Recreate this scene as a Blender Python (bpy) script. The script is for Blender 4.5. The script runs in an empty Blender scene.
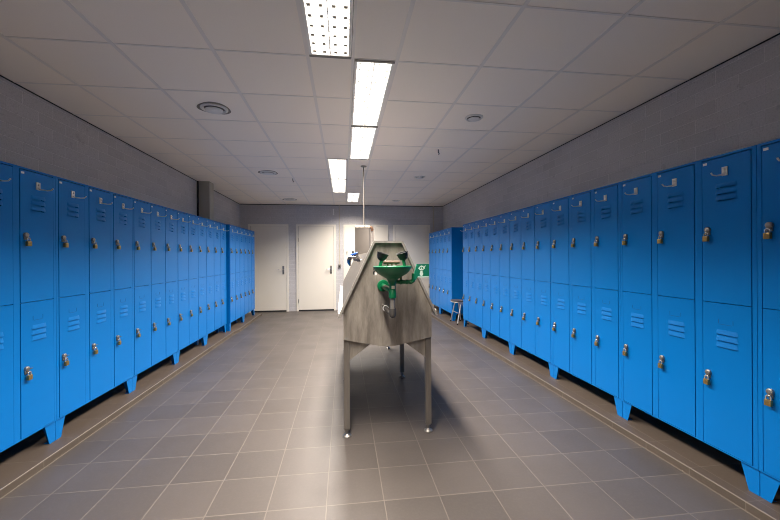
import bpy, bmesh, math, random
from mathutils import Vector, Matrix
PI = math.pi
sc = bpy.context.scene
COL = sc.collection
random.seed(4)

# ------------------------------------------------------------------ materials
def mat(name, color, rough=.5, metal=0., spec=.5, emit=None, estr=0.):
    m = bpy.data.materials.new(name); m.use_nodes = True
    b = m.node_tree.nodes['Principled BSDF']
    b.inputs['Base Color'].default_value = (*color, 1)
    b.inputs['Roughness'].default_value = rough
    b.inputs['Metallic'].default_value = metal
    b.inputs['Specular IOR Level'].default_value = spec
    if emit:
        b.inputs['Emission Color'].default_value = (*emit, 1)
        b.inputs['Emission Strength'].default_value = estr
    return m

class NT:
    """small helper to wire nodes"""
    def __init__(s, m): s.t = m.node_tree; s.b = s.t.nodes['Principled BSDF']
    def n(s, typ, **kw):
        nd = s.t.nodes.new(typ)
        for k, v in kw.items(): setattr(nd, k, v)
        return nd
    def l(s, a, b): s.t.links.new(a, b)
    def math(s, op, a, b=None):
        nd = s.n('ShaderNodeMath', operation=op)
        for i, v in enumerate((a, b)):
            if v is None: continue
            if isinstance(v, (int, float)): nd.inputs[i].default_value = v
            else: s.l(v, nd.inputs[i])
        return nd.outputs[0]
    def mix(s, f, a, b, blend='MIX'):
        nd = s.n('ShaderNodeMix', data_type='RGBA', blend_type=blend)
        for sock, v in ((nd.inputs[0], f), (nd.inputs[6], a), (nd.inputs[7], b)):
            if isinstance(v, (int, float)): sock.default_value = v
            elif isinstance(v, tuple): sock.default_value = (*v, 1) if len(v) == 3 else v
            else: s.l(v, sock)
        return nd.outputs[2]
    def noise(s, vec, scale, detail=3, rough=.5):
        nd = s.n('ShaderNodeTexNoise'); nd.inputs['Scale'].default_value = scale
        nd.inputs['Detail'].default_value = detail; nd.inputs['Roughness'].default_value = rough
        if vec is not None: s.l(vec, nd.inputs['Vector'])
        return nd.outputs['Fac']
    def ramp(s, f, a, b, ca=(0, 0, 0), cb=(1, 1, 1)):
        nd = s.n('ShaderNodeValToRGB'); e = nd.color_ramp.elements
        e[0].position = a; e[0].color = (*ca, 1); e[1].position = b; e[1].color = (*cb, 1)
        s.l(f, nd.inputs[0]); return nd.outputs[0]
    def bump(s, h, strength, dist):
        nd = s.n('ShaderNodeBump'); nd.inputs['Strength'].default_value = strength
        nd.inputs['Distance'].default_value = dist; s.l(h, nd.inputs['Height'])
        s.l(nd.outputs[0], s.b.inputs['Normal'])

def plane_coords(w, axes, off=(0, 0)):
    """object coordinates of a surface as a 2-D vector (u, v)"""
    tc = w.n('ShaderNodeTexCoord'); sp = w.n('ShaderNodeSeparateXYZ'); w.l(tc.outputs['Object'], sp.inputs[0])
    cb = w.n('ShaderNodeCombineXYZ')
    for i in (0, 1):
        w.l(w.math('ADD', sp.outputs[axes[i]], -off[i] if off[i] else 0.), cb.inputs[i])
    return cb.outputs[0], tc.outputs['Object']

def tile_mat(name, ca, cb, grout, pitch, off, gap, rough, axes=(0, 1), bumpd=.0015):
    m = mat(name, ca, rough); w = NT(m)
    v, obj3 = plane_coords(w, axes, off)
    br = w.n('ShaderNodeTexBrick'); br.offset = 0; br.squash = 1
    w.l(v, br.inputs['Vector'])
    br.inputs['Scale'].default_value = 1; br.inputs['Brick Width'].default_value = pitch[0]; br.inputs['Row Height'].default_value = pitch[1]
    br.inputs['Mortar Size'].default_value = gap; br.inputs['Mortar Smooth'].default_value = .15; br.inputs['Bias'].default_value = 0
    br.inputs['Color1'].default_value = (*ca, 1); br.inputs['Color2'].default_value = (*cb, 1); br.inputs['Mortar'].default_value = (*grout, 1)
    n1 = w.noise(obj3, 2.2, 4); n2 = w.noise(obj3, 60, 4, .65)
    c = w.mix(w.math('MULTIPLY', w.ramp(n1, .3, .75), .30), br.outputs['Color'], (ca[0]*.62, ca[1]*.62, ca[2]*.64))
    c = w.mix(w.math('MULTIPLY', w.ramp(n2, .45, .8), .22), c, (cb[0]*1.45, cb[1]*1.42, cb[2]*1.4))
    w.l(c, w.b.inputs['Base Color'])
    r = w.math('ADD', w.math('MULTIPLY', n1, .22), rough-.08); w.l(r, w.b.inputs['Roughness'])
    h = w.math('ADD', w.math('MULTIPLY', w.math('SUBTRACT', 1., br.outputs['Fac']), 1.), w.math('MULTIPLY', n2, .12))
    w.bump(h, .5, bumpd)
    return m

def block_mat(name, ca, cb, joint, axes):
    m = mat(name, ca, .85, 0, .25); w = NT(m)
    v, obj3 = plane_coords(w, axes)
    br = w.n('ShaderNodeTexBrick'); br.offset = .5; w.l(v, br.inputs['Vector'])
    br.inputs['Scale'].default_value = 1; br.inputs['Brick Width'].default_value = .30; br.inputs['Row Height'].default_value = .098
    br.inputs['Mortar Size'].default_value = .004; br.inputs['Mortar Smooth'].default_value = .4
    br.inputs['Color1'].default_value = (*ca, 1); br.inputs['Color2'].default_value = (*cb, 1); br.inputs['Mortar'].default_value = (*joint, 1)
    n2 = w.noise(obj3, 90, 4, .7); n1 = w.noise(obj3, 1.3, 3); n3 = w.noise(obj3, 14, 2)
    c = w.mix(w.math('MULTIPLY', w.ramp(n2, .46, .70), .55), br.outputs['Color'], tuple(x*.62 for x in ca))
    c = w.mix(w.math('MULTIPLY', w.ramp(n1, .4, .7), .2), c, tuple(x*1.25 for x in cb))
    c = w.mix(w.math('MULTIPLY', w.ramp(n3, .68, .72), .25), c, tuple(x*.55 for x in ca))
    w.l(c, w.b.inputs['Base Color'])
    h = w.math('ADD', w.math('SUBTRACT', 1., br.outputs['Fac']), w.math('MULTIPLY', n2, .8))
    w.bump(h, .7, .004)
    return m

def steel_mat(name, ca, cb, rough, stretch=(6, 6, .6)):
    m = mat(name, ca, rough, .7); w = NT(m)
    tc = w.n('ShaderNodeTexCoord'); mp = w.n('ShaderNodeMapping'); mp.inputs['Scale'].default_value = stretch
    w.l(tc.outputs['Object'], mp.inputs[0])
    n1 = w.noise(mp.outputs[0], 3.2, 5, .62); n2 = w.noise(mp.outputs[0], 26, 4, .6)
    f = w.math('ADD', w.math('MULTIPLY', w.ramp(n1, .35, .68), .65), w.math('MULTIPLY', n2, .35))
    w.l(w.mix(f, ca, cb), w.b.inputs['Base Color'])
    w.l(w.math('ADD', w.math('MULTIPLY', n1, .22), rough-.08), w.b.inputs['Roughness'])
    w.bump(n2, .06, .002)
    return m

def paint_mat(name, c, rough, spec=.5, amount=.10):
    m = mat(name, c, rough, 0, spec); w = NT(m)
    tc = w.n('ShaderNodeTexCoord')
    n1 = w.noise(tc.outputs['Object'], 3.5, 3); n2 = w.noise(tc.outputs['Object'], 160, 2)
    w.l(w.mix(w.math('MULTIPLY', n1, amount), c, tuple(x*.7 for x in c)), w.b.inputs['Base Color'])
    w.l(w.math('ADD', w.math('MULTIPLY', n1, .12), rough-.06), w.b.inputs['Roughness'])
    w.bump(n2, .03, .001)
    return m

M = {}
M['floor'] = tile_mat('floor_tiles', (.068, .058, .052), (.087, .074, .066), (.140, .120, .100), (.3147, .3147), (-1.673, 2.325), .0032, .40)
M['plinth'] = tile_mat('plinth_tiles', (.088, .068, .053), (.10, .077, .06), (.15, .122, .096), (.3147, .3147), (-1.92, 2.30), .0025, .5)
M['plinth_lip'] = paint_mat('plinth_lip', (.17, .142, .115), .5)
M['kerb'] = tile_mat('kerb_tiles', (.092, .073, .058), (.102, .081, .064), (.20, .165, .135), (.3147, .4), (2.30, -.2), .0025, .45, (1, 2))
M['grout'] = paint_mat('grout', (.12, .10, .08), .7)
M['wall_x'] = block_mat('painted_blocks_side', (.50, .475, .47), (.56, .53, .525), (.66, .63, .62), (1, 2))
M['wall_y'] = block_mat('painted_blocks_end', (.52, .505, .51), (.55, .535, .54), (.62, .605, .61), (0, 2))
M['pillar'] = paint_mat('pillar_paint', (.40, .38, .33), .8)
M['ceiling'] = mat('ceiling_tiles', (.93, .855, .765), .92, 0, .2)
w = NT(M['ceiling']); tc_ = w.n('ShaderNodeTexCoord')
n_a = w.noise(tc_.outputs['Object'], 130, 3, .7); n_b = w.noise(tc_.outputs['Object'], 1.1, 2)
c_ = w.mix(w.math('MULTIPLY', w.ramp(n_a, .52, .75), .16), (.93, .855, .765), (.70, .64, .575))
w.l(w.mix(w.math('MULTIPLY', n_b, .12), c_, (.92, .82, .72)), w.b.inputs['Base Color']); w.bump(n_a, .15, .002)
M['grid'] = paint_mat('ceiling_grid', (.80, .75, .70), .5)
M['black'] = mat('black', (.012, .012, .013), .6)
M['shadow_gap'] = mat('gap_shade', (.02, .02, .022), .9)  # near-black colour stands in for shade in gaps and joints
M['blue'] = paint_mat('locker_blue', (.0003, .176, .57), .34, .18)
M['blue_line'] = mat('embossed_line', (.002, .07, .26), .5)
M['chrome'] = mat('chrome', (.78, .77, .75), .25, .75)
M['zinc'] = mat('zinc', (.30, .285, .265), .38, .75)
M['brass'] = paint_mat('brass', (.40, .27, .10), .38); M['brass'].node_tree.nodes['Principled BSDF'].inputs['Metallic'].default_value = .8
M['copper'] = mat('copper_pipe', (.22, .12, .075), .45, .6)
M['white'] = mat('white_plastic', (.78, .77, .75), .4)
M['grey_print'] = mat('grey_print', (.30, .30, .33), .5)
M['cream'] = paint_mat('cream_door', (.80, .75, .655), .42, .5, .08)
M['cream_frame'] = paint_mat('cream_frame', (.80, .755, .66), .4, .5, .06)
M['conduit'] = paint_mat('conduit', (.55, .50, .40), .5)
M['steel'] = steel_mat('brushed_steel', (.17, .152, .134), (.32, .29, .255), .5)
M['steel_dull'] = steel_mat('stained_steel', (.24, .212, .182), (.52, .472, .41), .47, (7, 7, 1.3))
M['steel_edge'] = steel_mat('steel_edge', (.42, .395, .36), (.58, .55, .505), .36)
M['green'] = paint_mat('green_coating', (.003, .145, .055), .32, .5, .15)
M['green_sign'] = mat('green_sign', (.003, .140, .080), .4)
M['rubber'] = mat('black_rubber', (.014, .014, .015), .55, 0, .25)
M['grey_pipe'] = paint_mat('grey_pipe', (.19, .18, .165), .45)
M['pipe_dark'] = paint_mat('pipe_dark', (.065, .06, .056), .5)
M['drop_steel'] = paint_mat('drop_steel', (.17, .155, .135), .5)
M['bronze'] = paint_mat('bronze', (.10, .055, .035), .5)
M['pale'] = mat('pale_print', (.55, .68, .60), .5)
M['gutter'] = paint_mat('gutter_steel', (.40, .38, .35), .65, .3)
M['steel_side'] = steel_mat('steel_side', (.15, .135, .118), (.28, .255, .225), .44)
M['tap_chrome'] = mat('tap_chrome', (.50, .51, .55), .16, 1.)
M['hook_metal'] = mat('hook_metal', (.74, .72, .69), .28, .3)
M['alum'] = mat('aluminium', (.70, .69, .66), .3, .9)
M['seat'] = paint_mat('dark_seat', (.10, .085, .08), .4)
M['tap_reflection'] = mat('tap_reflection', (.02, .09, .42), .3)  # blue of the lockers' reflection, put into the colour
M['vent'] = paint_mat('vent_white', (.74, .72, .69), .5)
M['vent_dark'] = mat('vent_dark', (.035, .033, .03), .9)
M['soot'] = mat('soot', (.24, .215, .185), .95)
M['lamp'] = mat('lamp_tube', (.9, .9, .9), .4, emit=(1, .97, .92), estr=9.)
M['reflector'] = mat('lamp_reflector', (.86, .85, .83), .35, emit=(1, .97, .92), estr=.9)
M['louver'] = mat('lamp_louver', (.80, .78, .74), .35)
M['louver_tab'] = mat('lamp_tab', (.20, .165, .13), .5)
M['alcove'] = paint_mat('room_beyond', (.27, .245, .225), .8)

# ------------------------------------------------------------------ mesh builder
class MB:
    def __init__(s): s.b = bmesh.new(); s.seen = set()
    def mark(s, i):
        """faces added since the last mark take material slot i"""
        for f in s.b.faces:
            if f not in s.seen: f.material_index = i; s.seen.add(f)
        return s
    def box(s, x0, x1, y0, y1, z0, z1, bev=0):
        vs = [s.b.verts.new(p) for p in ((x0,y0,z0),(x1,y0,z0),(x1,y1,z0),(x0,y1,z0),(x0,y0,z1),(x1,y0,z1),(x1,y1,z1),(x0,y1,z1))]
        fs = [s.b.faces.new([vs[i] for i in q]) for q in ((3,2,1,0),(4,5,6,7),(0,1,5,4),(1,2,6,5),(2,3,7,6),(3,0,4,7))]
        if bev:
            es = list({e for f in fs for e in f.edges})
            bmesh.ops.bevel(s.b, geom=es, offset=bev, segments=2, affect='EDGES', profile=.5)
        return s
    def prism(s, poly, axis, a, b):
        """2-D polygon extruded along an axis (0 x: poly is y,z / 1 y: x,z / 2 z: x,y)"""
        def P(p, t): return {0: (t, p[0], p[1]), 1: (p[0], t, p[1]), 2: (p[0], p[1], t)}[axis]
        A = [s.b.verts.new(P(p, a)) for p in poly]; B = [s.b.verts.new(P(p, b)) for p in poly]
        n = len(poly)
        s.b.faces.new(A); s.b.faces.new(B[::-1])
        for i in range(n): s.b.faces.new((A[i], B[i], B[(i+1) % n], A[(i+1) % n]))
        return s
    def tube(s, pts, r, seg=10, closed=False):
        pts = [Vector(p) for p in pts]; n = len(pts); rings = []
        rr = r if isinstance(r, (list, tuple)) else [r]*n
        prev = None
        for i, p in enumerate(pts):
            if closed: t = pts[(i+1) % n]-pts[i-1]
            else: t = pts[min(i+1, n-1)]-pts[max(i-1, 0)]
            t.normalize()
            up = prev if prev is not None else (Vector((0, 0, 1)) if abs(t.z) < .9 else Vector((1, 0, 0)))
            u = (up - t*up.dot(t)); u.normalize(); v = t.cross(u); prev = u
            rings.append([s.b.verts.new(p+(u*math.cos(2*PI*k/seg)+v*math.sin(2*PI*k/seg))*rr[i]) for k in range(seg)])
        m = n if closed else n-1
        for i in range(m):
            a, b = rings[i], rings[(i+1) % n]
            for k in range(seg): s.b.faces.new((a[k], a[(k+1) % seg], b[(k+1) % seg], b[k]))
        if not closed: s.b.faces.new(rings[0][::-1]); s.b.faces.new(rings[-1])
        return s
    def lathe(s, prof, center=(0, 0, 0), axis=(0, 0, 1), seg=28):
        q = Vector((0, 0, 1)).rotation_difference(Vector(axis).normalized()); c = Vector(center); rings = []
        for r, h in prof:
            if r < 1e-6: rings.append([s.b.verts.new(c+q @ Vector((0, 0, h)))])
            else: rings.append([s.b.verts.new(c+q @ Vector((r*math.cos(2*PI*k/seg), r*math.sin(2*PI*k/seg), h))) for k in range(seg)])
        for a, b in zip(rings, rings[1:]):
            for k in range(seg):
                k2 = (k+1) % seg
                if len(a) == 1 and len(b) == 1: continue
                if len(a) == 1: s.b.faces.new((a[0], b[k], b[k2]))
                elif len(b) == 1: s.b.faces.new((a[k], a[k2], b[0]))
                else: s.b.faces.new((a[k], a[k2], b[k2], b[k]))
        return s
    def quad(s, *p):
        s.b.faces.new([s.b.verts.new(q) for q in p]); return s
    def mesh(s, name, m, smooth=None):
        bmesh.ops.recalc_face_normals(s.b, faces=s.b.faces)
        me = bpy.data.meshes.new(name); s.b.to_mesh(me); s.b.free()
        for k in ((m,) if isinstance(m, str) else m): me.materials.append(M[k])
        if smooth is not None: 
            for p in me.polygons: p.use_smooth = True
            me.set_sharp_from_angle(angle=math.radians(smooth))
        return me
    def build(s, name, m, parent=None, loc=(0, 0, 0), smooth=None):
        return link(name, s.mesh(name, m, smooth), parent, loc)

def link(name, me, parent=None, loc=(0, 0, 0)):
    o = bpy.data.objects.new(name, me); COL.objects.link(o); o.location = loc
    if parent: o.parent = parent
    return o
def tag(o, label, cat, group=None):
    o['label'] = label; o['category'] = cat
    if group: o['group'] = group
    return o
def thing(name, label, cat, loc=(0, 0, 0), rz=0, group=None):
    o = bpy.data.objects.new(name, None); COL.objects.link(o)
    o.empty_display_size = .1; o.location = loc; o.rotation_euler = (0, 0, rz)
    return tag(o, label, cat, group)
def struct(o): o['kind'] = 'structure'; return o
def arc(c, r, a0, a1, n, plane='xz'):
    out = []
    for i in range(n+1):
        a = a0+(a1-a0)*i/n; u, v = r*math.cos(a), r*math.sin(a)
        out.append((c[0]+u, c[1], c[2]+v) if plane == 'xz' else (c[0], c[1]+u, c[2]+v) if plane == 'yz' else (c[0]+u, c[1]+v, c[2]))
    return out

# ------------------------------------------------------------------ room
H = 2.678; YB = 9.372; Y0 = -3.2
def wl(y): return -2.41-.0137*y         # left wall
XR_W = 2.60
struct(MB().box(-2.9, 2.9, Y0, YB+1.6, -.12, 0).build('floor', 'floor'))
MB_ = MB(); MB_.prism([(wl(Y0), Y0), (wl(YB), YB), (wl(YB)-.2, YB), (wl(Y0)-.2, Y0)], 2, 0, H+.3)
struct(MB_.build('wall_left', 'wall_x'))
struct(MB().box(XR_W, XR_W+.2, Y0, YB, 0, H+.3).build('wall_right', 'wall_x'))
DX0, DX1, DZ = .025, 1.125, 2.15           # opening of the double door
m = MB(); m.box(-2.9, DX0, YB, YB+.12, 0, H+.3); m.box(DX1, 2.8, YB, YB+.12, 0, H+.3); m.box(DX0, DX1, YB, YB+.12, DZ, H+.3)
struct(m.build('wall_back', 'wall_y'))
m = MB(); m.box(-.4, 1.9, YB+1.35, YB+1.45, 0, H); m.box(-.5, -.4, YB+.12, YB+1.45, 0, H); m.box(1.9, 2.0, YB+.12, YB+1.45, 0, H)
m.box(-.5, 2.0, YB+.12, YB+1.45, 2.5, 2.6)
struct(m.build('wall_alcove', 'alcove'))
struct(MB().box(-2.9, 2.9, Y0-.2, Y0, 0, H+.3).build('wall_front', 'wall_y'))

Lb = bpy.data.lights.new('fill_beyond', 'AREA'); Lb.size = .5; Lb.energy = 45; Lb.color = (1, .9, .8)  # unseen fill light added to brighten the room behind the opening
lb = bpy.data.objects.new('fill_beyond', Lb); COL.objects.link(lb); lb.location = (1.3, YB+.7, 2.48)
GX = [.365+.592*i for i in range(-6, 6)]
GY = [-2.54-.635, -2.54, -1.91, -1.275, -.64, -.015, .61, 1.22, 1.828, 2.444, 3.065, 3.69, 4.31, 4.945, 5.58, 6.22, 6.87, 7.53, 8.14, 8.76]
XM = .069
LAMPS = [(-1, 2.444-1.25, 2.444), (-1, 2.444-2.5, 2.444-1.25), (1, 2.444, 3.69), (1, 3.69, 4.945), (-1, 4.945, 6.22), (-1, 6.22, 7.53),
         (1, 7.53, 8.76)]
def lamp_x(side): return (-.227, XM) if side < 0 else (XM, .365)
# ceiling panel with openings for the recessed lamps
m = MB()
xs = sorted([-2.9, -.227, XM, .365, 2.9]); ys = sorted({Y0, YB+.1, *[round(v, 4) for L in LAMPS for v in L[1:]]})
for a, b in zip(xs, xs[1:]):
    for c, d in zip(ys, ys[1:]):
        cx, cy = (a+b)/2, (c+d)/2
        if any(lamp_x(s)[0] < cx < lamp_x(s)[1] and p < cy < q for s, p, q in LAMPS): continue
        m.box(a, b, c, d, H, H+.02)
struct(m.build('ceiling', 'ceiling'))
m = MB()
for x in GX: m.box(x-.012, x+.012, Y0, YB, H-.003, H)
for y in GY:
    segs = [(-2.6, 2.6)]
    for s, p, q in LAMPS:
        if p-.02 < y < q+.02 and not (abs(y-p) < .02 or abs(y-q) < .02):
            a, b = lamp_x(s); segs = [t for u in segs for t in ((u[0], min(u[1], a)), (max(u[0], b), u[1])) if t[1]-t[0] > .05]
    for a, b in segs: m.box(a, b, y-.0075, y+.0075, H-.0025, H)
m.box(XM-.009, XM+.009, Y0, YB, H-.003, H)
struct(m.build('trim_1', 'grid'))
# near-black strip painted as the shadow line where ceiling meets walls
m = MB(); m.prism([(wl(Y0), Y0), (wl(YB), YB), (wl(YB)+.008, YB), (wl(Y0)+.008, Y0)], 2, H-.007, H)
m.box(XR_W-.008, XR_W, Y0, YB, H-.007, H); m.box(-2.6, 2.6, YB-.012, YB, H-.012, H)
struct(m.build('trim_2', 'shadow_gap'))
# pillar on the left wall
m = MB(); m.box(-2.6, -2.30, 6.66, 6.86, 0, H); struct(m.build('pillar', 'pillar'))
m = MB(); m.box(-2.52, -2.475, 6.635, 6.66, 0, H); struct(m.build('trim_3', 'shadow_gap'))

# tiled plinths under the locker rows
def plinth(name, poly, lipline):
    m = MB(); m.prism(poly, 2, 0, .05); o = struct(m.build(name, 'plinth'))
    m = MB()
    m.tube([(x, y, .047) for x, y in lipline], .0042, 6)
    l = m.build('edge_strip', 'plinth_lip', o, smooth=60)
    m = MB(); sg_ = 1 if lipline[0][0] < 0 else -1
    for (xa, ya), (xb, yb) in zip(lipline, lipline[1:]):
        m.prism([(xa, ya), (xb, yb), (xb+sg_*.006, yb), (xa+sg_*.006, ya)], 2, .004, .046)
    m.build('kerb_tile', 'kerb', o)
    m = MB(); m.tube([(x+sg_*.006, y, .0) for x, y in lipline], .0045, 6); m.build('grout_line', 'grout', o)
    return o
lp = [(-1.925, Y0+.01), (-1.935, 6.72), (-1.90, 6.95), (-1.915, 8.85)]
plinth('trim_4', [(-2.6, Y0+.01)]+lp+[(-2.6, 8.85)], lp)
rp = [(2.135, Y0+.01), (2.10, 2.0), (2.045, 4.6), (1.995, 6.6), (1.955, 9.30)]
plinth('trim_5', [(2.65, Y0+.01), (2.65, 9.30)]+rp[::-1], rp)

# ------------------------------------------------------------------ doors in the back wall
def door(n, x0, x1, hinges=None, handle=None, leaf=None):
    fw = .055
    m = MB(); z = 2.18
    m.box(x0, x0+fw, YB-.022, YB, 0, z); m.box(x1-fw, x1, YB-.022, YB, 0, z); m.box(x0+fw, x1-fw, YB-.022, YB, z-.045, z)
    fr = struct(m.build('door_%d' % n, 'cream_frame'))
    a, b = x0+fw+.004, x1-fw-.004
    MB().box(a, b, YB-.014, YB-.002, .035, z-.049, .002).build('leaf', 'cream', fr)
    MB().box(x0+fw, x1-fw, YB-.008, YB-.001, .0, z-.05).build('gap', 'shadow_gap', fr)
    if handle is not None:
        hx, dr = handle
        h = MB().box(hx-.022, hx+.022, YB-.021, YB-.014, .93, 1.14, .004).build('lock_plate', 'zinc', fr)
        h['label'] = 'dark metal lock plate with lever'
        m = MB(); m.tube([(hx, YB-.02, 1.05), (hx, YB-.062, 1.05), (hx+dr*.02, YB-.07, 1.05), (hx+dr*.125, YB-.07, 1.05)], .009, 8)
        m.build('lever', 'chrome', h, smooth=60)
        m = MB(); m.tube([(hx, YB-.014, .965), (hx, YB-.035, .965)], .013, 10); m.build('cylinder', 'black', h, smooth=60)
    for hz in hinges or ():
        m = MB(); m.tube([(x0+fw, YB-.026, hz-.045), (x0+fw, YB-.026, hz+.045)], .008, 8); m.build('hinge', 'zinc', fr, smooth=60)
    return fr
door(1, -2.335, -1.365, (), (-1.493, -1))
door(2, -1.176, -.193, (1.79, .26), (-.318, -1))
door(4, 1.276, 2.258, ())
# double door with its middle standing open
m = MB(); z = 2.18
m.box(.0, .03, YB-.022, YB+.12, 0, z); m.box(1.116, 1.148, YB-.022, YB+.12, 0, z); m.box(.03, 1.116, YB-.022, YB+.12, z-.035, z)
d3 = struct(m.build('door_3', 'cream_frame'))
MB().box(.032, .292, YB-.014, YB+.026, .01, z-.037, .002).build('leaf', 'cream', d3)
MB().box(.782, 1.114, YB-.014, YB+.026, .01, z-.037, .002).build('leaf', 'cream', d3)
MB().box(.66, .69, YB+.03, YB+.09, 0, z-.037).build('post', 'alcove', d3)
for kx, r in ((.235, .026), (.085, .014)):
    m = MB(); m.lathe([(0, 0), (r*.5, .0), (r*.5, .02), (r, .03), (r, .045), (0, .05)], (kx, YB-.014, 1.482), (0, -1, 0), 14)
    m.build('knob', 'black', d3, smooth=50)

# small fittings on the back wall
m = MB(); m.tube([(-.103, YB-.012, 1.17), (-.103, YB-.012, H)], .010, 8)
tag(m.build('conduit', 'conduit', smooth=60), 'cream conduit running from ceiling to small switch beside the open double door', 'pipe')
sw = tag(MB().box(-.14, -.07, YB-.04, YB, 1.085, 1.17, .006).build('switch_box', 'grey_pipe'), 'small grey switch box on the back wall under the cream conduit', 'switch')
m = MB(); m.lathe([(0, 0), (.018, 0), (.016, .012), (0, .014)], (-.105, YB-.04, 1.126), (0, -1, 0), 14); m.build('knob', 'black', sw, smooth=40)
m = MB(); m.tube([(2.345, YB-.014, .0), (2.345, YB-.014, H)], .016, 10)
tag(m.build('riser_pipe', 'conduit', smooth=60), 'thin upright pipe in the back corner behind the far lockers', 'pipe')
tag(MB().box(-.264, -.236, YB-.03, YB+.002, 2.425, 2.578, .004).build('sensor_strip', 'white'), 'small white upright strip high on the wall above second door', 'sensor')

# ------------------------------------------------------------------ lamps
def ceiling_lamp(i, side, y0, y1, label):
    x0, x1 = lamp_x(side); x0 += .012; x1 -= .012; y0 += .012; y1 -= .012; cx = (x0+x1)/2
    t = thing('ceiling_lamp', label, 'ceiling light', (cx, (y0+y1)/2, H), 0, 'recessed ceiling lamps')
    hw, hl = (x1-x0)/2, (y1-y0)/2
    m = MB(); b = .018
    m.box(-hw, -hw+b, -hl, hl, -.005, .07); m.box(hw-b, hw, -hl, hl, -.005, .07)
    m.box(-hw+b, hw-b, -hl, -hl+b, -.005, .07); m.box(-hw+b, hw-b, hl-b, hl, -.005, .07)
    m.build('frame', 'louver', t)
    MB().box(-hw+b, hw-b, -hl+b, hl-b, .062, .07).build('reflector', 'reflector', t)
    for s in (-1, 1):
        m = MB(); m.tube([(s*.062, -hl+.03, .040), (s*.062, hl-.03, .040)], .013, 10); m.build('tube', 'lamp', t, smooth=60)
    m = MB(); m.box(-.003, .003, -hl+b, hl-b, .0, .03)
    n = 14
    for k in range(1, n):
        y = -hl+2*hl*k/n; m.box(-hw+b, hw-b, y-.0015, y+.0015, .0, .022)
    m.mark(0); ts = .0105 if i < 2 else .006
    for k in range(n):
        y = -hl+2*hl*(k+.5)/n
        for x in (-.098, -.035, .035, .098): m.box(x-ts, x+ts, y-ts, y+ts, .0005, .002)
    m.mark(1); m.build('louver', ('louver', 'louver_tab'), t)
    for q in (-1, 1): MB().box(-hw, hw, q*hl-.011, q*hl+.011, -.0075, -.005).build('end_strip', 'grey_pipe', t)
    L = bpy.data.lights.new('lamp_light', 'AREA'); L.shape = 'RECTANGLE'; L.size = 2*hw-.05; L.size_y = 2*hl-.05
    L.energy = LAMP_W if i != 1 else LAMP_W*NEAR; L.color = (1, .90, .80); L.spread = math.radians(SPREAD if i < 2 else SPREAD+5 if i < 4 else 142)
    lo = bpy.data.objects.new('lamp_light', L); COL.objects.link(lo); lo.parent = t; lo.location = (0, 0, -.007)
    return t
LAMP_W = 62; SPREAD = 122; NEAR = .45   # the lamp over the camera burns dimmer
seq = ['lit ceiling lamp nearest the top edge of the photo, showing small dark tabs',
       'lit ceiling lamp directly over the camera, paired with the tabbed lamp',
       'lit ceiling lamp right before the wash trough, first of the long central pair',
       'lit ceiling lamp over the wash trough, far half of the long central pair',
       'lit ceiling lamp beside the supply pipe, nearer of the short-looking pair',
       'lit ceiling lamp past the supply pipe, farther of the short-looking pair',
       'lit ceiling lamp farthest along, closest to the back wall']
for i, (s, a, b) in enumerate(LAMPS): ceiling_lamp(i, s, a, b, seq[i])

# ------------------------------------------------------------------ ceiling vents and hooks
def vent(x, y, r, label, sooty):
    t = thing('ceiling_vent', label, 'vent', (x, y, H), 0, 'round ceiling vents')
    m = MB(); m.lathe([(r*.74, 0), (r*.75, -.008), (r*.86, -.016), (r, -.007), (r, 0)], seg=32); m.build('ring', 'vent', t, smooth=40)
    m = MB(); m.lathe([(0, -.001), (r*.745, -.001), (r*.745, 0), (0, 0)], seg=32); m.build('throat', 'vent_dark', t)
    m = MB(); m.lathe([(0, -.026), (r*.56, -.024), (r*.64, -.019), (r*.64, -.015), (r*.1, -.013), (r*.1, 0), (0, 0)], seg=32); m.build('disc', 'vent', t, smooth=40)
    if sooty:
        m = MB(); n = 40; pr = [(r*(1.17+.08*math.sin(3*a*2*PI/n+x)+.03*random.random())*math.cos(a*2*PI/n), r*(1.17+.08*math.sin(3*a*2*PI/n+x)+.03*random.random())*math.sin(a*2*PI/n)) for a in range(n)]
        m.prism(pr, 2, -.0012, -.0004); s = m.build('soot_ring', 'soot', t); s['label'] = 'dark dust stain around the vent'
vent(-1.13, 3.40, .115, 'large round ceiling vent with dark dust stain, nearest of the sooty three', True)
vent(-1.16, 5.875, .125, 'round ceiling vent with dust ring, middle of the sooty three above the lockers', True)
vent(-1.21, 8.55, .135, 'round ceiling vent with dust ring close to the back wall before first door', True)
vent(1.24, 3.345, .085, 'small clean round ceiling vent nearest the camera', False)
vent(1.256, 5.935, .085, 'small clean round ceiling vent, second of the three above the eyewash side', False)
vent(1.23, 8.49, .09, 'small clean round ceiling vent nearest the back wall', False)
def hook(x, y, label):
    m = MB(); m.tube([(x, y, H), (x, y, H-.035), (x+.012, y, H-.05), (x+.004, y, H-.062)], .006, 6)
    tag(m.build('ceiling_hook', 'black', smooth=60), label, 'hook', 'small dark ceiling hooks')
hook(-.84, 6.28, 'small dark hook in the ceiling between the lamps and the sooty vents')
hook(1.17, 4.40, 'small dark hook in the ceiling between two clean vents')

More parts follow.
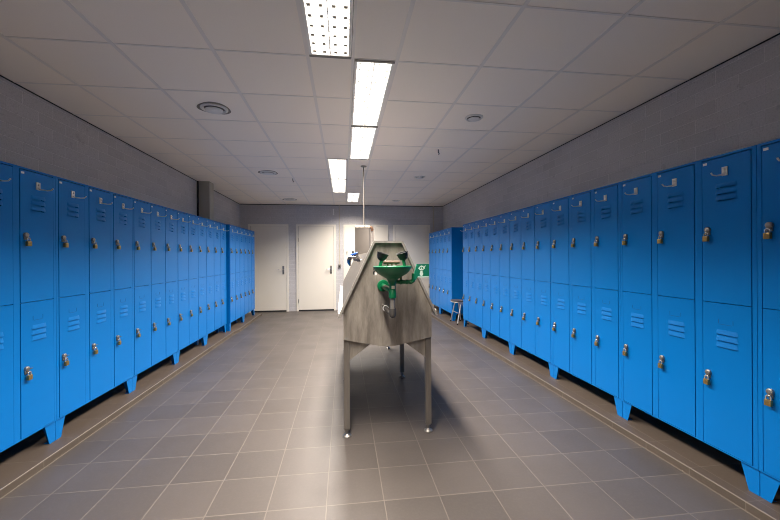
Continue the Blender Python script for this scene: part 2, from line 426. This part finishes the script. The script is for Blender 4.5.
# ------------------------------------------------------------------ lockers
CW = .325; W = 3*CW; D = .37; ZB, ZT = .143, 1.894
def body_mesh(D):
    m = MB(); e = .0012
    m.box(e, W-e, .05, D, ZB, ZT)                               # carcass behind the frame
    m.box(e, W-e, 0, .05, 1.882, ZT)                            # top rail
    m.box(e, W-e, 0, .05, ZB, .1495)                            # bottom rail
    for a, b in ((e, .0225), (.3017, .3475), (.6267, .6725), (.9517, W-e)): m.box(a, b, 0, .05, .1495, 1.882)
    return m.mesh('locker_body', 'blue')
def locker_meshes():
    K = {'body': body_mesh(D), 'body_shallow': body_mesh(.24)}
    def foot(sgn):
        m = MB(); s = lambda x: x if sgn > 0 else -x
        m.prism([(s(0), ZB), (s(.094), ZB), (s(.052), 0), (s(0), 0)], 1, .010, .013)
        m.prism([(.013, ZB), (.10, ZB), (.06, 0), (.013, 0)], 0, s(.0), s(.003))
        m.prism([(.013, 0), (.05, 0), (.05, .003), (.013, .003)], 0, s(.003), s(.045))
        return m.mesh('locker_foot', 'blue')
    K['fa'], K['fb'] = foot(1), foot(-1)
    def door(z0, z1, zl, sl):
        m = MB(); xa, xb = .090, .192
        z_top = zl+.014
        m.box(0, xa, -.002, .018, z0, z1); m.box(xb, .27, -.002, .018, z0, z1); m.box(xa, xb, -.002, .018, z_top, z1)
        m.box(xa, xb, -.002, .018, z0, zl-.075-sl)
        for k in range(2): m.box(xa, xb, -.002, .018, zl-.0375*(k+1)+.014, zl-.0375*k-sl)
        for k in range(3):
            z = zl-.0375*k; B = m.b; v = B.verts.new
            # hooded louvre: slopes out from the top, open underneath, tapered ends
            f = [v((.088, -.0105, z-.001)), v((.194, -.0105, z-.001)), v((.188, -.0025, z+.023)), v((.094, -.0025, z+.023))]
            g = [v((.078, -.0022, z-.001)), v((.204, -.0022, z-.001)), v((.198, -.0022, z+.024)), v((.084, -.0022, z+.024))]
            B.faces.new(f); B.faces.new((f[0], f[3], g[3], g[0])); B.faces.new((f[1], g[1], g[2], f[2])); B.faces.new((f[2], g[2], g[3], f[3]))
        return m
    K['upper'] = door(1.0205, 1.8755, 1.700, .0055).mesh('locker_door_upper', 'blue', 35)
    K['lower'] = door(.1525, 1.0165, .840-.002, .003).mesh('locker_door_lower', 'blue', 35)
    m = MB(); z = 1.79
    m.box(.121, .153, -.009, -.002, z-.026, z+.026, .002)
    m.tube([(.137, -.006, z-.014), (.137, -.02, z-.022), (.137, -.06, z-.028), (.137, -.085, z-.026), (.137, -.097, z-.014)], [.006, .0045, .004, .004, .0045], 8)
    m.lathe([(0, 0), (.0085, 0), (.008, .006), (.003, .010), (0, .010)], (.137, -.008, z+.010), (0, -1, 0), 12)
    K['hook'] = m.mesh('coat_hook', 'hook_metal', 45)
    m = MB(); m.box(.006, .030, -.0035, -.002, 1.850, 1.864); K['tag'] = m.mesh('number_plate', 'white')
    m = MB()
    for k in range(2): m.box(.010+.009*k, .016+.009*k, -.0042, -.0035, 1.853, 1.861)
    K['print'] = m.mesh('number_print', 'grey_print')
    m = MB(); z = .893
    m.box(.093, .0955, -.0028, -.002, z+.004, z+.030); m.box(.174, .1765, -.0028, -.002, z+.004, z+.030); m.box(.100, .170, -.0028, -.002, z, z+.0022)
    K['slot'] = m.mesh('label_slot', 'blue_line')
    def hasp(z, low):
        m = MB()
        m.lathe([(0, .016), (.012, .016), (.0165, .012), (.0165, 0), (0, 0)], (.036, -.002, z+.010), (0, -1, 0), 16)
        m.box(.022, .050, -.010, -.002, z-.022, z+.010, .002)
        m.tube([(.044, -.010, z-.008), (.044, -.024, z-.010), (.044, -.024, z-.022), (.044, -.010, z-.022)], .0035, 6)
        if low: m.tube([(.036, -.012, z+.014), (.046, -.020, z+.010), (.058, -.026, z+.010)], .003, 6)
        return m.mesh('hasp', 'zinc', 45)
    K['hasp_u'], K['hasp_l'] = hasp(1.446, 0), hasp(.579, 1)
    return K
K = locker_meshes()
# padlock: origin at the middle of its base
m = MB(); m.box(-.0155, .0155, -.009, .009, 0, .033, .003); PAD_BODY = m.mesh('padlock_body', 'brass', 40)
m = MB(); m.tube([(-.011, 0, .030), (-.011, 0, .044)]+[(-.011*math.cos(a), 0, .044+.011*math.sin(a)) for a in (.5, 1.05, 1.57, 2.1, 2.64)]+[(.011, 0, .044), (.011, 0, .030)], .0033, 7)
PAD_SH = m.mesh('padlock_shackle', 'chrome', 60)

ORD = ['first', 'second', 'third', 'fourth', 'fifth', 'sixth', 'seventh', 'eighth', 'ninth', 'tenth', 'eleventh', 'twelfth', 'thirteenth', 'fourteenth', 'fifteenth', 'sixteenth']
def locker(org, rz, label, group, padfn, lock_cols, sx=1., dp=D):
    """org: front lower corner (frontal left) on the plinth; padfn(column)-> words for the padlock labels"""
    t = thing('locker_unit', label, 'locker', org, rz, group)
    t.scale = (sx, 1, 1)
    link('body', K['body'] if dp == D else K['body_shallow'], t)
    for x, me in ((0.002, K['fa']), (W-.002, K['fb'])):
        link('foot', me, t, (x, 0, 0)); 
    for x, me in ((0.002, K['fa']), (W-.002, K['fb'])):
        link('foot', me, t, (x, dp-.12, 0))
    for c in range(3):
        x = .0275+CW*c
        u = link('door', K['upper'], t, (x, 0, 0)); l = link('door', K['lower'], t, (x, 0, 0))
        link('coat_hook', K['hook'], u)
        tg = link('number_plate', K['tag'], u)
        link('hasp', K['hasp_u'], u); link('hasp', K['hasp_l'], l); link('label_slot', K['slot'], l)
        if c not in lock_cols: continue
        R = Matrix.Rotation(rz, 3, 'Z')
        for which, z in (('upper', 1.446-.062), ('lower', .579-.062)):
            p = R @ Vector((sx*(x+.036)+.002, -.0215, z))
            q = thing('padlock', padfn(c, which), 'padlock', Vector(org)+p, rz+random.uniform(-.08, .08), 'padlocks hanging on the locker doors')
            link('body', PAD_BODY, q); link('shackle', PAD_SH, q)
    return t
XL, XR = -2.045, 2.207
PZ = .0502
GA, GB = 'lockers of the long row on the pillar wall', 'lockers of the long row with the stool at its far end'
GC, GD = 'lockers of the far group past the pillar', 'lockers of the far group beyond the stool'
# long row on the pillar wall: five units, nearest one cut by the picture edge
yl = 2.893; SL = .980
names_l = ['blue six-door locker unit nearest the camera on the pillar wall, partly out of view',
           'blue six-door locker unit on the pillar wall, second from the camera',
           'blue six-door locker unit in the middle of the five on the pillar wall',
           'blue six-door locker unit on the pillar wall, fourth from the camera',
           'blue six-door locker unit ending the long row just before the pillar']
for k in range(5):
    def pf(c, w_, k=k):
        i = 3*k+c-1
        return 'brass padlock on the %s %s door from the camera, long row on the pillar wall' % (ORD[i], w_)
    locker((XL, yl+W*SL*(k-1), PZ), PI/2, names_l[k], GA, pf, (2,) if k == 0 else (0, 1, 2), SL, .24 if k == 4 else D)
# far group past the pillar, standing a little forward
sxl = .93
for k in range(2):
    def pf(c, w_, k=k): return 'tiny padlock on the %s %s door of the far locker group past the pillar' % (ORD[3*k+c], w_)
    locker((XL+.045, 6.762+W*sxl*k, PZ), PI/2, ['blue six-door locker unit past the pillar, nearer of two set slightly forward', 'blue six-door locker unit past the pillar, next to the first cream door'][k], GC, pf, (0, 1, 2), sxl, .24 if k == 0 else D)
# long row on the other wall
yr = 1.696
names_r = ['blue six-door locker unit nearest the camera in the stool row, cut by the picture edge',
           'blue six-door locker unit in the stool row, second from the camera', 'blue six-door locker unit in the stool row, third from the camera',
           'blue six-door locker unit in the stool row, fourth from the camera', 'blue six-door locker unit in the stool row, fifth from the camera',
           'blue six-door locker unit of the stool row standing right before the stool']
for k in range(6):
    def pf(c, w_, k=k):
        i = 3*k+(2-c)-2
        return 'brass padlock on the %s %s door from the camera, long row with the stool' % (ORD[i], w_)
    locker((XR, yr+W*k, PZ), -PI/2, names_r[k], GB, pf, (0,) if k == 0 else (0, 1, 2))
for k in range(2):
    def pf(c, w_, k=k): return 'tiny padlock on the %s %s door of the far locker group beyond the stool' % (ORD[3*k+2-c], w_)
    locker((XR-.04, 7.145+W*(k+1), PZ), -PI/2, ['blue six-door locker unit directly beyond the stool, its dark side showing', 'blue six-door locker unit beyond the stool, next to the last cream door'][k], GD, pf, (0, 1, 2))

# ------------------------------------------------------------------ stainless wash trough
CX, YA, YE = .332, 2.74, 5.40
T = thing('wash_trough', 'long two-sided stainless steel wash trough with sloped sides on six legs', 'wash trough', (CX, 4.05, 0))
def tl(y): return y-4.05
prof = [(-.107, 1.470), (.107, 1.470), (.316, 1.042), (.336, 1.0), (.336, .735), (.06, .678), (0, .674), (-.06, .678), (-.336, .735), (-.336, 1.0), (-.316, 1.042)]
def end_panel(y0, y1):
    return MB().prism(prof, 1, tl(y0), tl(y1)).build('end_panel', 'steel_dull', T)
ea = end_panel(YA, YA+.012)
prof[0] = (-.1475, 1.385); prof[1] = (.1475, 1.385); eb = end_panel(YE-.012, YE)
def rim(y0, y1, par):
    o = [(-.378, .905), (-.111, 1.472), (.111, 1.472), (.378, .905)]; i = [(-.361, .905), (-.100, 1.457), (.100, 1.457), (.361, .905)]
    m = MB()
    for a in range(3):
        m.prism([o[a], o[a+1], i[a+1], i[a]], 1, tl(y0), tl(y1))
    bmesh.ops.remove_doubles(m.b, verts=m.b.verts, dist=1e-5)
    return m.build('rim', 'steel_edge', par)
rim(YA-.034, YA+.014, ea)
m = MB(); m.prism([(-.1475, 1.377), (.1475, 1.377), (.1475, 1.385), (-.1475, 1.385)], 1, tl(YA+.014), tl(YE-.012)); m.build('top_plate', 'steel', T)
for s in (-1, 1):
    MB().prism([(s*.1475, 1.385), (s*.345, .968), (s*.338, .964), (s*.1405, 1.381)], 1, tl(YA+.014), tl(YE)).build('side_panel', 'steel_side', T)
    MB().prism([(s*.345, .972), (s*.350, .930), (s*.374, .930), (s*.374, .944), (s*.378, .944), (s*.378, .924), (s*.338, .924), (s*.338, .972)], 1, tl(YA+.014), tl(YE-.014)).build('gutter', 'gutter', T)
m = MB(); m.prism([(-.334, .95), (.334, .95), (.334, .737), (.06, .680), (-.06, .680), (-.334, .737)], 1, tl(YA+.012), tl(YE-.012)); m.build('belly', 'steel', T)
for y in (2.752, 4.03, 5.33):
    for s in (-1, 1):
        m = MB(); m.box(s*.313-.0225, s*.313+.0225, tl(y), tl(y)+.045, .058, .742, .003); lg = m.build('leg', 'steel', T)
        m = MB(); c = (s*.313, tl(y)+.0225, 0)
        m.lathe([(0, 0), (.034, 0), (.034, .006), (.026, .012), (.014, .018), (.011, .022), (.011, .048), (.019, .048), (.019, .060), (0, .060)], c, seg=20)
        m.build('foot', 'zinc', lg, smooth=35)
    if y != 4.03:
        for s in (-1, 1):
            MB().prism([(s*.2905, .735), (s*.130, .694), (s*.290, .575)], 1, tl(y)+.012, tl(y)+.016).build('gusset', 'steel_dull', T)
for y in (3.3, 3.65, 4.0, 4.35, 4.7, 5.0, 5.28):
    bx, bz, yy = -.180, 1.316, tl(y)
    m = MB(); m.lathe([(0, 0), (.022, 0), (.022, .006), (.014, .012), (.014, .055), (.017, .058), (.017, .070), (0, .072)], (bx, yy, bz), (-.55, 0, .83), 14)
    m.tube([(bx-.016, yy, bz+.024), (bx-.055, yy, bz+.040), (bx-.082, yy, bz+.030), (bx-.094, yy, bz+.0), (bx-.094, yy, bz-.045)], .0085, 8)
    tp = m.build('tap', 'tap_chrome', T, smooth=45); tp['label'] = 'chrome tap'
    hx, hz = bx-.040, bz+.0605
    m = MB()
    for k in range(4):
        a = k*PI/2+.4; m.tube([(hx, yy, hz), (hx+.024*math.cos(a)*.83, yy+.028*math.sin(a), hz+.024*math.cos(a)*.55)], [.006, .0075], 7)
    m.build('cross_handle', 'tap_chrome', tp, smooth=45)
    m = MB(); m.lathe([(0, 0), (.021, 0), (.019, .010), (.008, .016), (0, .016)], (hx, yy, hz+.003), (-.55, 0, .83), 14); m.build('glint_cap', 'tap_reflection', tp, smooth=45)  # added blue button imitates lockers mirrored in the chrome

# supply pipe from the ceiling down to the trough
P = thing('supply_pipe', 'thin pipe dropping from ceiling to a cream crosspiece above the wash trough', 'pipe', (.296, 5.32, 1.3855))
zz = 1.3855
m = MB(); m.lathe([(0, 0), (.045, 0), (.04, -.012), (.012, -.016), (0, -.016)], (0, 0, H-zz), seg=18); m.build('ceiling_flange', 'grey_pipe', P, smooth=40)
m = MB(); m.tube([(0, 0, 1.80-zz), (0, 0, H-.01-zz)], .009, 10); m.build('drop_pipe', 'drop_steel', P, smooth=60)
m = MB(); m.tube([(-.125, 0, 1.79-zz), (.085, 0, 1.79-zz)], .018, 12); m.build('crosspiece', 'conduit', P, smooth=60)
m = MB(); m.tube([(.085, 0, 1.79-zz)]+[(.085+.035*math.sin(a), 0, 1.79-zz-.035*(1-math.cos(a))) for a in (.4, .8, 1.2, 1.57)]+[(.12, 0, 1.73-zz)], .019, 12); m.build('elbow', 'copper', P, smooth=60)
m = MB(); m.tube([(.12, 0, 1.735-zz), (.12, 0, .0)], .0125, 10); m.build('down_pipe', 'alcove', P, smooth=60)
m = MB(); m.lathe([(.013, 0), (.03, 0), (.03, .012), (.013, .012)], (0, 0, 1.797-zz), seg=16); m.build('white_collar', 'white', P, smooth=40)

# ------------------------------------------------------------------ eyewash on the end of the trough
EX, EY = .337, 2.52
E_ = thing('eyewash_station', 'green emergency eyewash bowl with two black-capped nozzles on the trough end', 'eyewash', (EX, EY, 1.185))
def ez(z): return z-1.185
m = MB()
m.lathe([(.029, ez(1.168)), (.032, ez(1.186)), (.044, ez(1.202)), (.074, ez(1.218)), (.104, ez(1.237)), (.122, ez(1.256)), (.130, ez(1.272)), (.134, ez(1.277)), (.135, ez(1.287)),
         (.130, ez(1.289)), (.124, ez(1.280)), (.110, ez(1.260)), (.08, ez(1.240)), (.045, ez(1.228)), (0, ez(1.225))], seg=44)
bowl = m.build('bowl', 'green', E_, smooth=50)
m = MB(); m.tube([(0, 0, ez(1.19)), (0, 0, ez(1.12))], .0235, 16); m.lathe([(0, 0), (.027, 0), (.027, .05), (.0235, .054), (0, .054)], (0, 0, ez(1.066)), seg=18)
dp = m.build('drain_pipe', 'green', E_, smooth=45)
m = MB(); m.box(-.010, .013, -.0265, -.0205, ez(1.130), ez(1.152), .002); q = m.build('paper_label', 'conduit', dp); q['label'] = 'small worn beige label'
m = MB(); m.tube([(.0, 0, ez(1.068)), (.0, 0, ez(.988))], .0175, 14); m.build('grey_tube', 'grey_pipe', E_, smooth=60)
m = MB(); m.lathe([(0, 0), (.014, .003), (.022, .014), (.0235, .03), (.0235, .066), (0, .066)], (0, 0, ez(.926)), seg=18)
m.tube([(0, 0, ez(.952)), (-.02, .03, ez(.962)), (-.035, .10, ez(.978)), (-.036, .205, ez(.982))], .0165, 12)
m.build('trap', 'pipe_dark', E_, smooth=50)
m = MB(); m.tube([(-.037+.019*math.cos(a), .10, ez(.980)+.019*math.sin(a)) for a in [k*2*PI/16 for k in range(16)]], .004, 8, True); m.build('trap_ring', 'white', E_, smooth=60)
m = MB(); m.lathe([(0, .034), (.02, .034), (.02, .012), (.042, .010), (.045, .004), (.045, 0), (0, 0)], (-.042, .215, ez(1.135)), (0, -1, 0), 24)
m.tube([(-.042, .20, ez(1.135)), (-.036, .09, ez(1.130)), (-.015, .02, ez(1.122)), (0, 0, ez(1.118))], .019, 12)
m.build('wall_bracket', 'green', E_, smooth=45)
m = MB(); m.tube([(.02, 0, ez(1.178)), (.05, 0, ez(1.176)), (.138, -.005, ez(1.176)), (.147, -.006, ez(1.182)), (.149, -.006, ez(1.235))], .0135, 10)
for x in (.06, .10, .128): m.tube([(x-.008, -.002, ez(1.176)), (x+.008, -.002, ez(1.176))], .0175, 10)
m.build('lever_arm', 'green', E_, smooth=50)
m = MB(); m.lathe([(0, 0), (.008, 0), (.008, .03), (.012, .03), (.012, .04), (0, .04)], (.062, .02, ez(1.185)), seg=10); m.build('valve', 'brass', E_, smooth=40)
# push plate with pictogram
sg = Matrix.Translation((.215, -.012, ez(1.253))) @ Matrix.Rotation(.10, 4, 'Z')
def plate(m, name, mt, par, smooth=None):
    o = m.build(name, mt, par, smooth=smooth); o.data.transform(sg); return o
m = MB(); m.box(-.044, .046, -.002, .002, -.047, .048, .001)
m.prism([(-.044, .048), (-.060, -.010), (-.072, -.060), (-.050, -.062), (-.044, -.047)], 1, -.002, .012)
pp = plate(m, 'push_plate', 'green_sign', E_); pp['label'] = 'green push plate with white eyewash symbol'
m = MB()
n = 20
eo = [(-.036, .018), (-.022, .033), (-.012, .037), (0, .034), (.014, .018), (0, .007), (-.012, .004), (-.024, .007)]
ei = [(-.027, .019), (-.018, .027), (-.012, .029), (-.004, .027), (.005, .018), (-.003, .012), (-.012, .010), (-.020, .012)]
for k in range(8):
    k2 = (k+1) % 8; m.prism([eo[k], eo[k2], ei[k2], ei[k]], 1, -.0036, -.002)
m.prism([(-.018, .015), (-.006, .015), (-.012, .025)], 1, -.0036, -.002)
m.prism([(.010, .022), (.020, .036), (.017, .038), (.005, .027)], 1, -.0036, -.002)
m.prism([(-.022, .001), (-.002, .001), (-.006, -.010), (-.018, -.010)], 1, -.0036, -.002)
m.prism([(-.012+.0125*math.cos(a), -.021+.0145*math.sin(a)) for a in [k*2*PI/18 for k in range(18)]], 1, -.0036, -.002)
m.prism([(-.040, -.046), (.044, -.046), (.044, -.039), (-.040, -.039)], 1, -.0036, -.002)
plate(m, 'pictogram', 'pale', pp)
# nozzles with dust caps
for s, cx, cz in ((-1, -.071, 1.358), (1, .074, 1.361)):
    m = MB(); m.tube([(s*.084, .0, ez(1.262)), (s*.086, 0, ez(1.290)), (cx+s*.004, 0, ez(cz-.030)), (cx+s*.002, 0, ez(cz-.018))], [.011, .011, .0125, .014], 12)
    nz = m.build('nozzle', 'green', E_, smooth=50)
    ax = Vector((-s*.30, -.10, .93)).normalized()
    m = MB(); m.lathe([(0, -.030), (.013, -.029), (.024, -.020), (.031, -.004), (.034, .012), (.036, .014), (.036, .019), (.031, .019), (.027, .006), (.014, -.006), (0, -.008)], (cx, 0, ez(cz)), ax, 22); bmesh.ops.scale(m.b, vec=(1.15, 1.15, 1.15), verts=m.b.verts, space=Matrix.Translation((-cx, 0, -ez(cz))))
    m.build('dust_cap', 'rubber', nz, smooth=45)
m = MB(); m.tube([(-.048, .10, ez(1.313)), (.066, .10, ez(1.313))], .012, 10); m.tube([(-.052, .10, ez(1.313)), (-.036, .10, ez(1.313))], .0155, 10)
for x in (-.02, .01, .04): m.tube([(x, .10, ez(1.313)), (x, .10, ez(1.288))], .006, 7)
m.build('spray_bar', 'bronze', E_, smooth=50)
m = MB(); m.tube([(-.128, -.03, ez(1.285)), (-.134, -.036, ez(1.268)), (-.128, -.038, ez(1.250))], .003, 6); m.build('chain', 'rubber', E_, smooth=50)
m = MB(); m.box(-.138, -.128, -.040, -.037, ez(1.232), ez(1.254)); m.build('hanging_clip', 'rubber', E_)
m = MB(); m.box(-.127, -.113, -.041, -.038, ez(1.228), ez(1.246)); m.build('inspection_tag', 'white', E_)

# ------------------------------------------------------------------ stool
S = thing('stool', 'small metal-legged stool with dark seat standing in the gap between lockers', 'stool', (2.20, 6.90, PZ))
m = MB(); ring = [(.115*math.cos(a)*(1+.12*abs(math.sin(2*a))), .165*math.sin(a)*(1+.12*abs(math.sin(2*a)))) for a in [k*2*PI/28 for k in range(28)]]
m.prism(ring, 2, .425, .452); m.build('seat', 'seat', S)
m = MB(); m.tube([(x*.97, y*.97, .424) for x, y in ring], .009, 7, True); m.build('seat_ring', 'alum', S, smooth=60)
for fx_, fy_, sx_, sy_ in ((-.066, .225, .0, .125), (-.060, -.19, .045, -.105), (.13, .20, .06, .11), (.16, -.15, .075, -.09)):
    m = MB(); m.tube([(sx_, sy_, .426), (fx_, fy_, .018)], .0125, 10); lg = m.build('leg', 'alum', S, smooth=60)
    m = MB(); m.tube([(fx_-.001, fy_, .0), (fx_, fy_, .03)], .0155, 10); m.build('rubber_foot', 'rubber', lg, smooth=60)
m = MB(); m.tube([(-.045, .155, .22), (-.04, -.15, .22)], .008, 8); m.build('crossbar', 'alum', S, smooth=60)

# ------------------------------------------------------------------ camera, world, view
cam = bpy.data.cameras.new('camera'); co = bpy.data.objects.new('camera', cam); COL.objects.link(co)
cam.sensor_width = 36; cam.lens = 364.41/780*36; cam.shift_y = -(260-256.88)/780
cam.clip_start = .05
co.location = (0, 0, 1.352)
co.rotation_euler = (Matrix.Rotation(-.1266, 3, 'Z') @ Matrix.Rotation(PI/2, 3, 'X') @ Matrix.Rotation(-.0055, 3, 'Z')).to_euler()
sc.camera = co
wd = bpy.data.worlds.new('world'); sc.world = wd; wd.use_nodes = True
wd.node_tree.nodes['Background'].inputs[0].default_value = (.5, .52, .56, 1); wd.node_tree.nodes['Background'].inputs[1].default_value = .05
vs = sc.view_settings
vs.view_transform = 'Standard'; vs.look = 'None'; vs.exposure = .18; vs.gamma = 1; vs.use_curve_mapping = False
sc.cycles.filter_width = 1.0
sc.cycles.max_bounces = 10; sc.cycles.diffuse_bounces = 6; sc.cycles.glossy_bounces = 5
sc.cycles.sample_clamp_indirect = 6
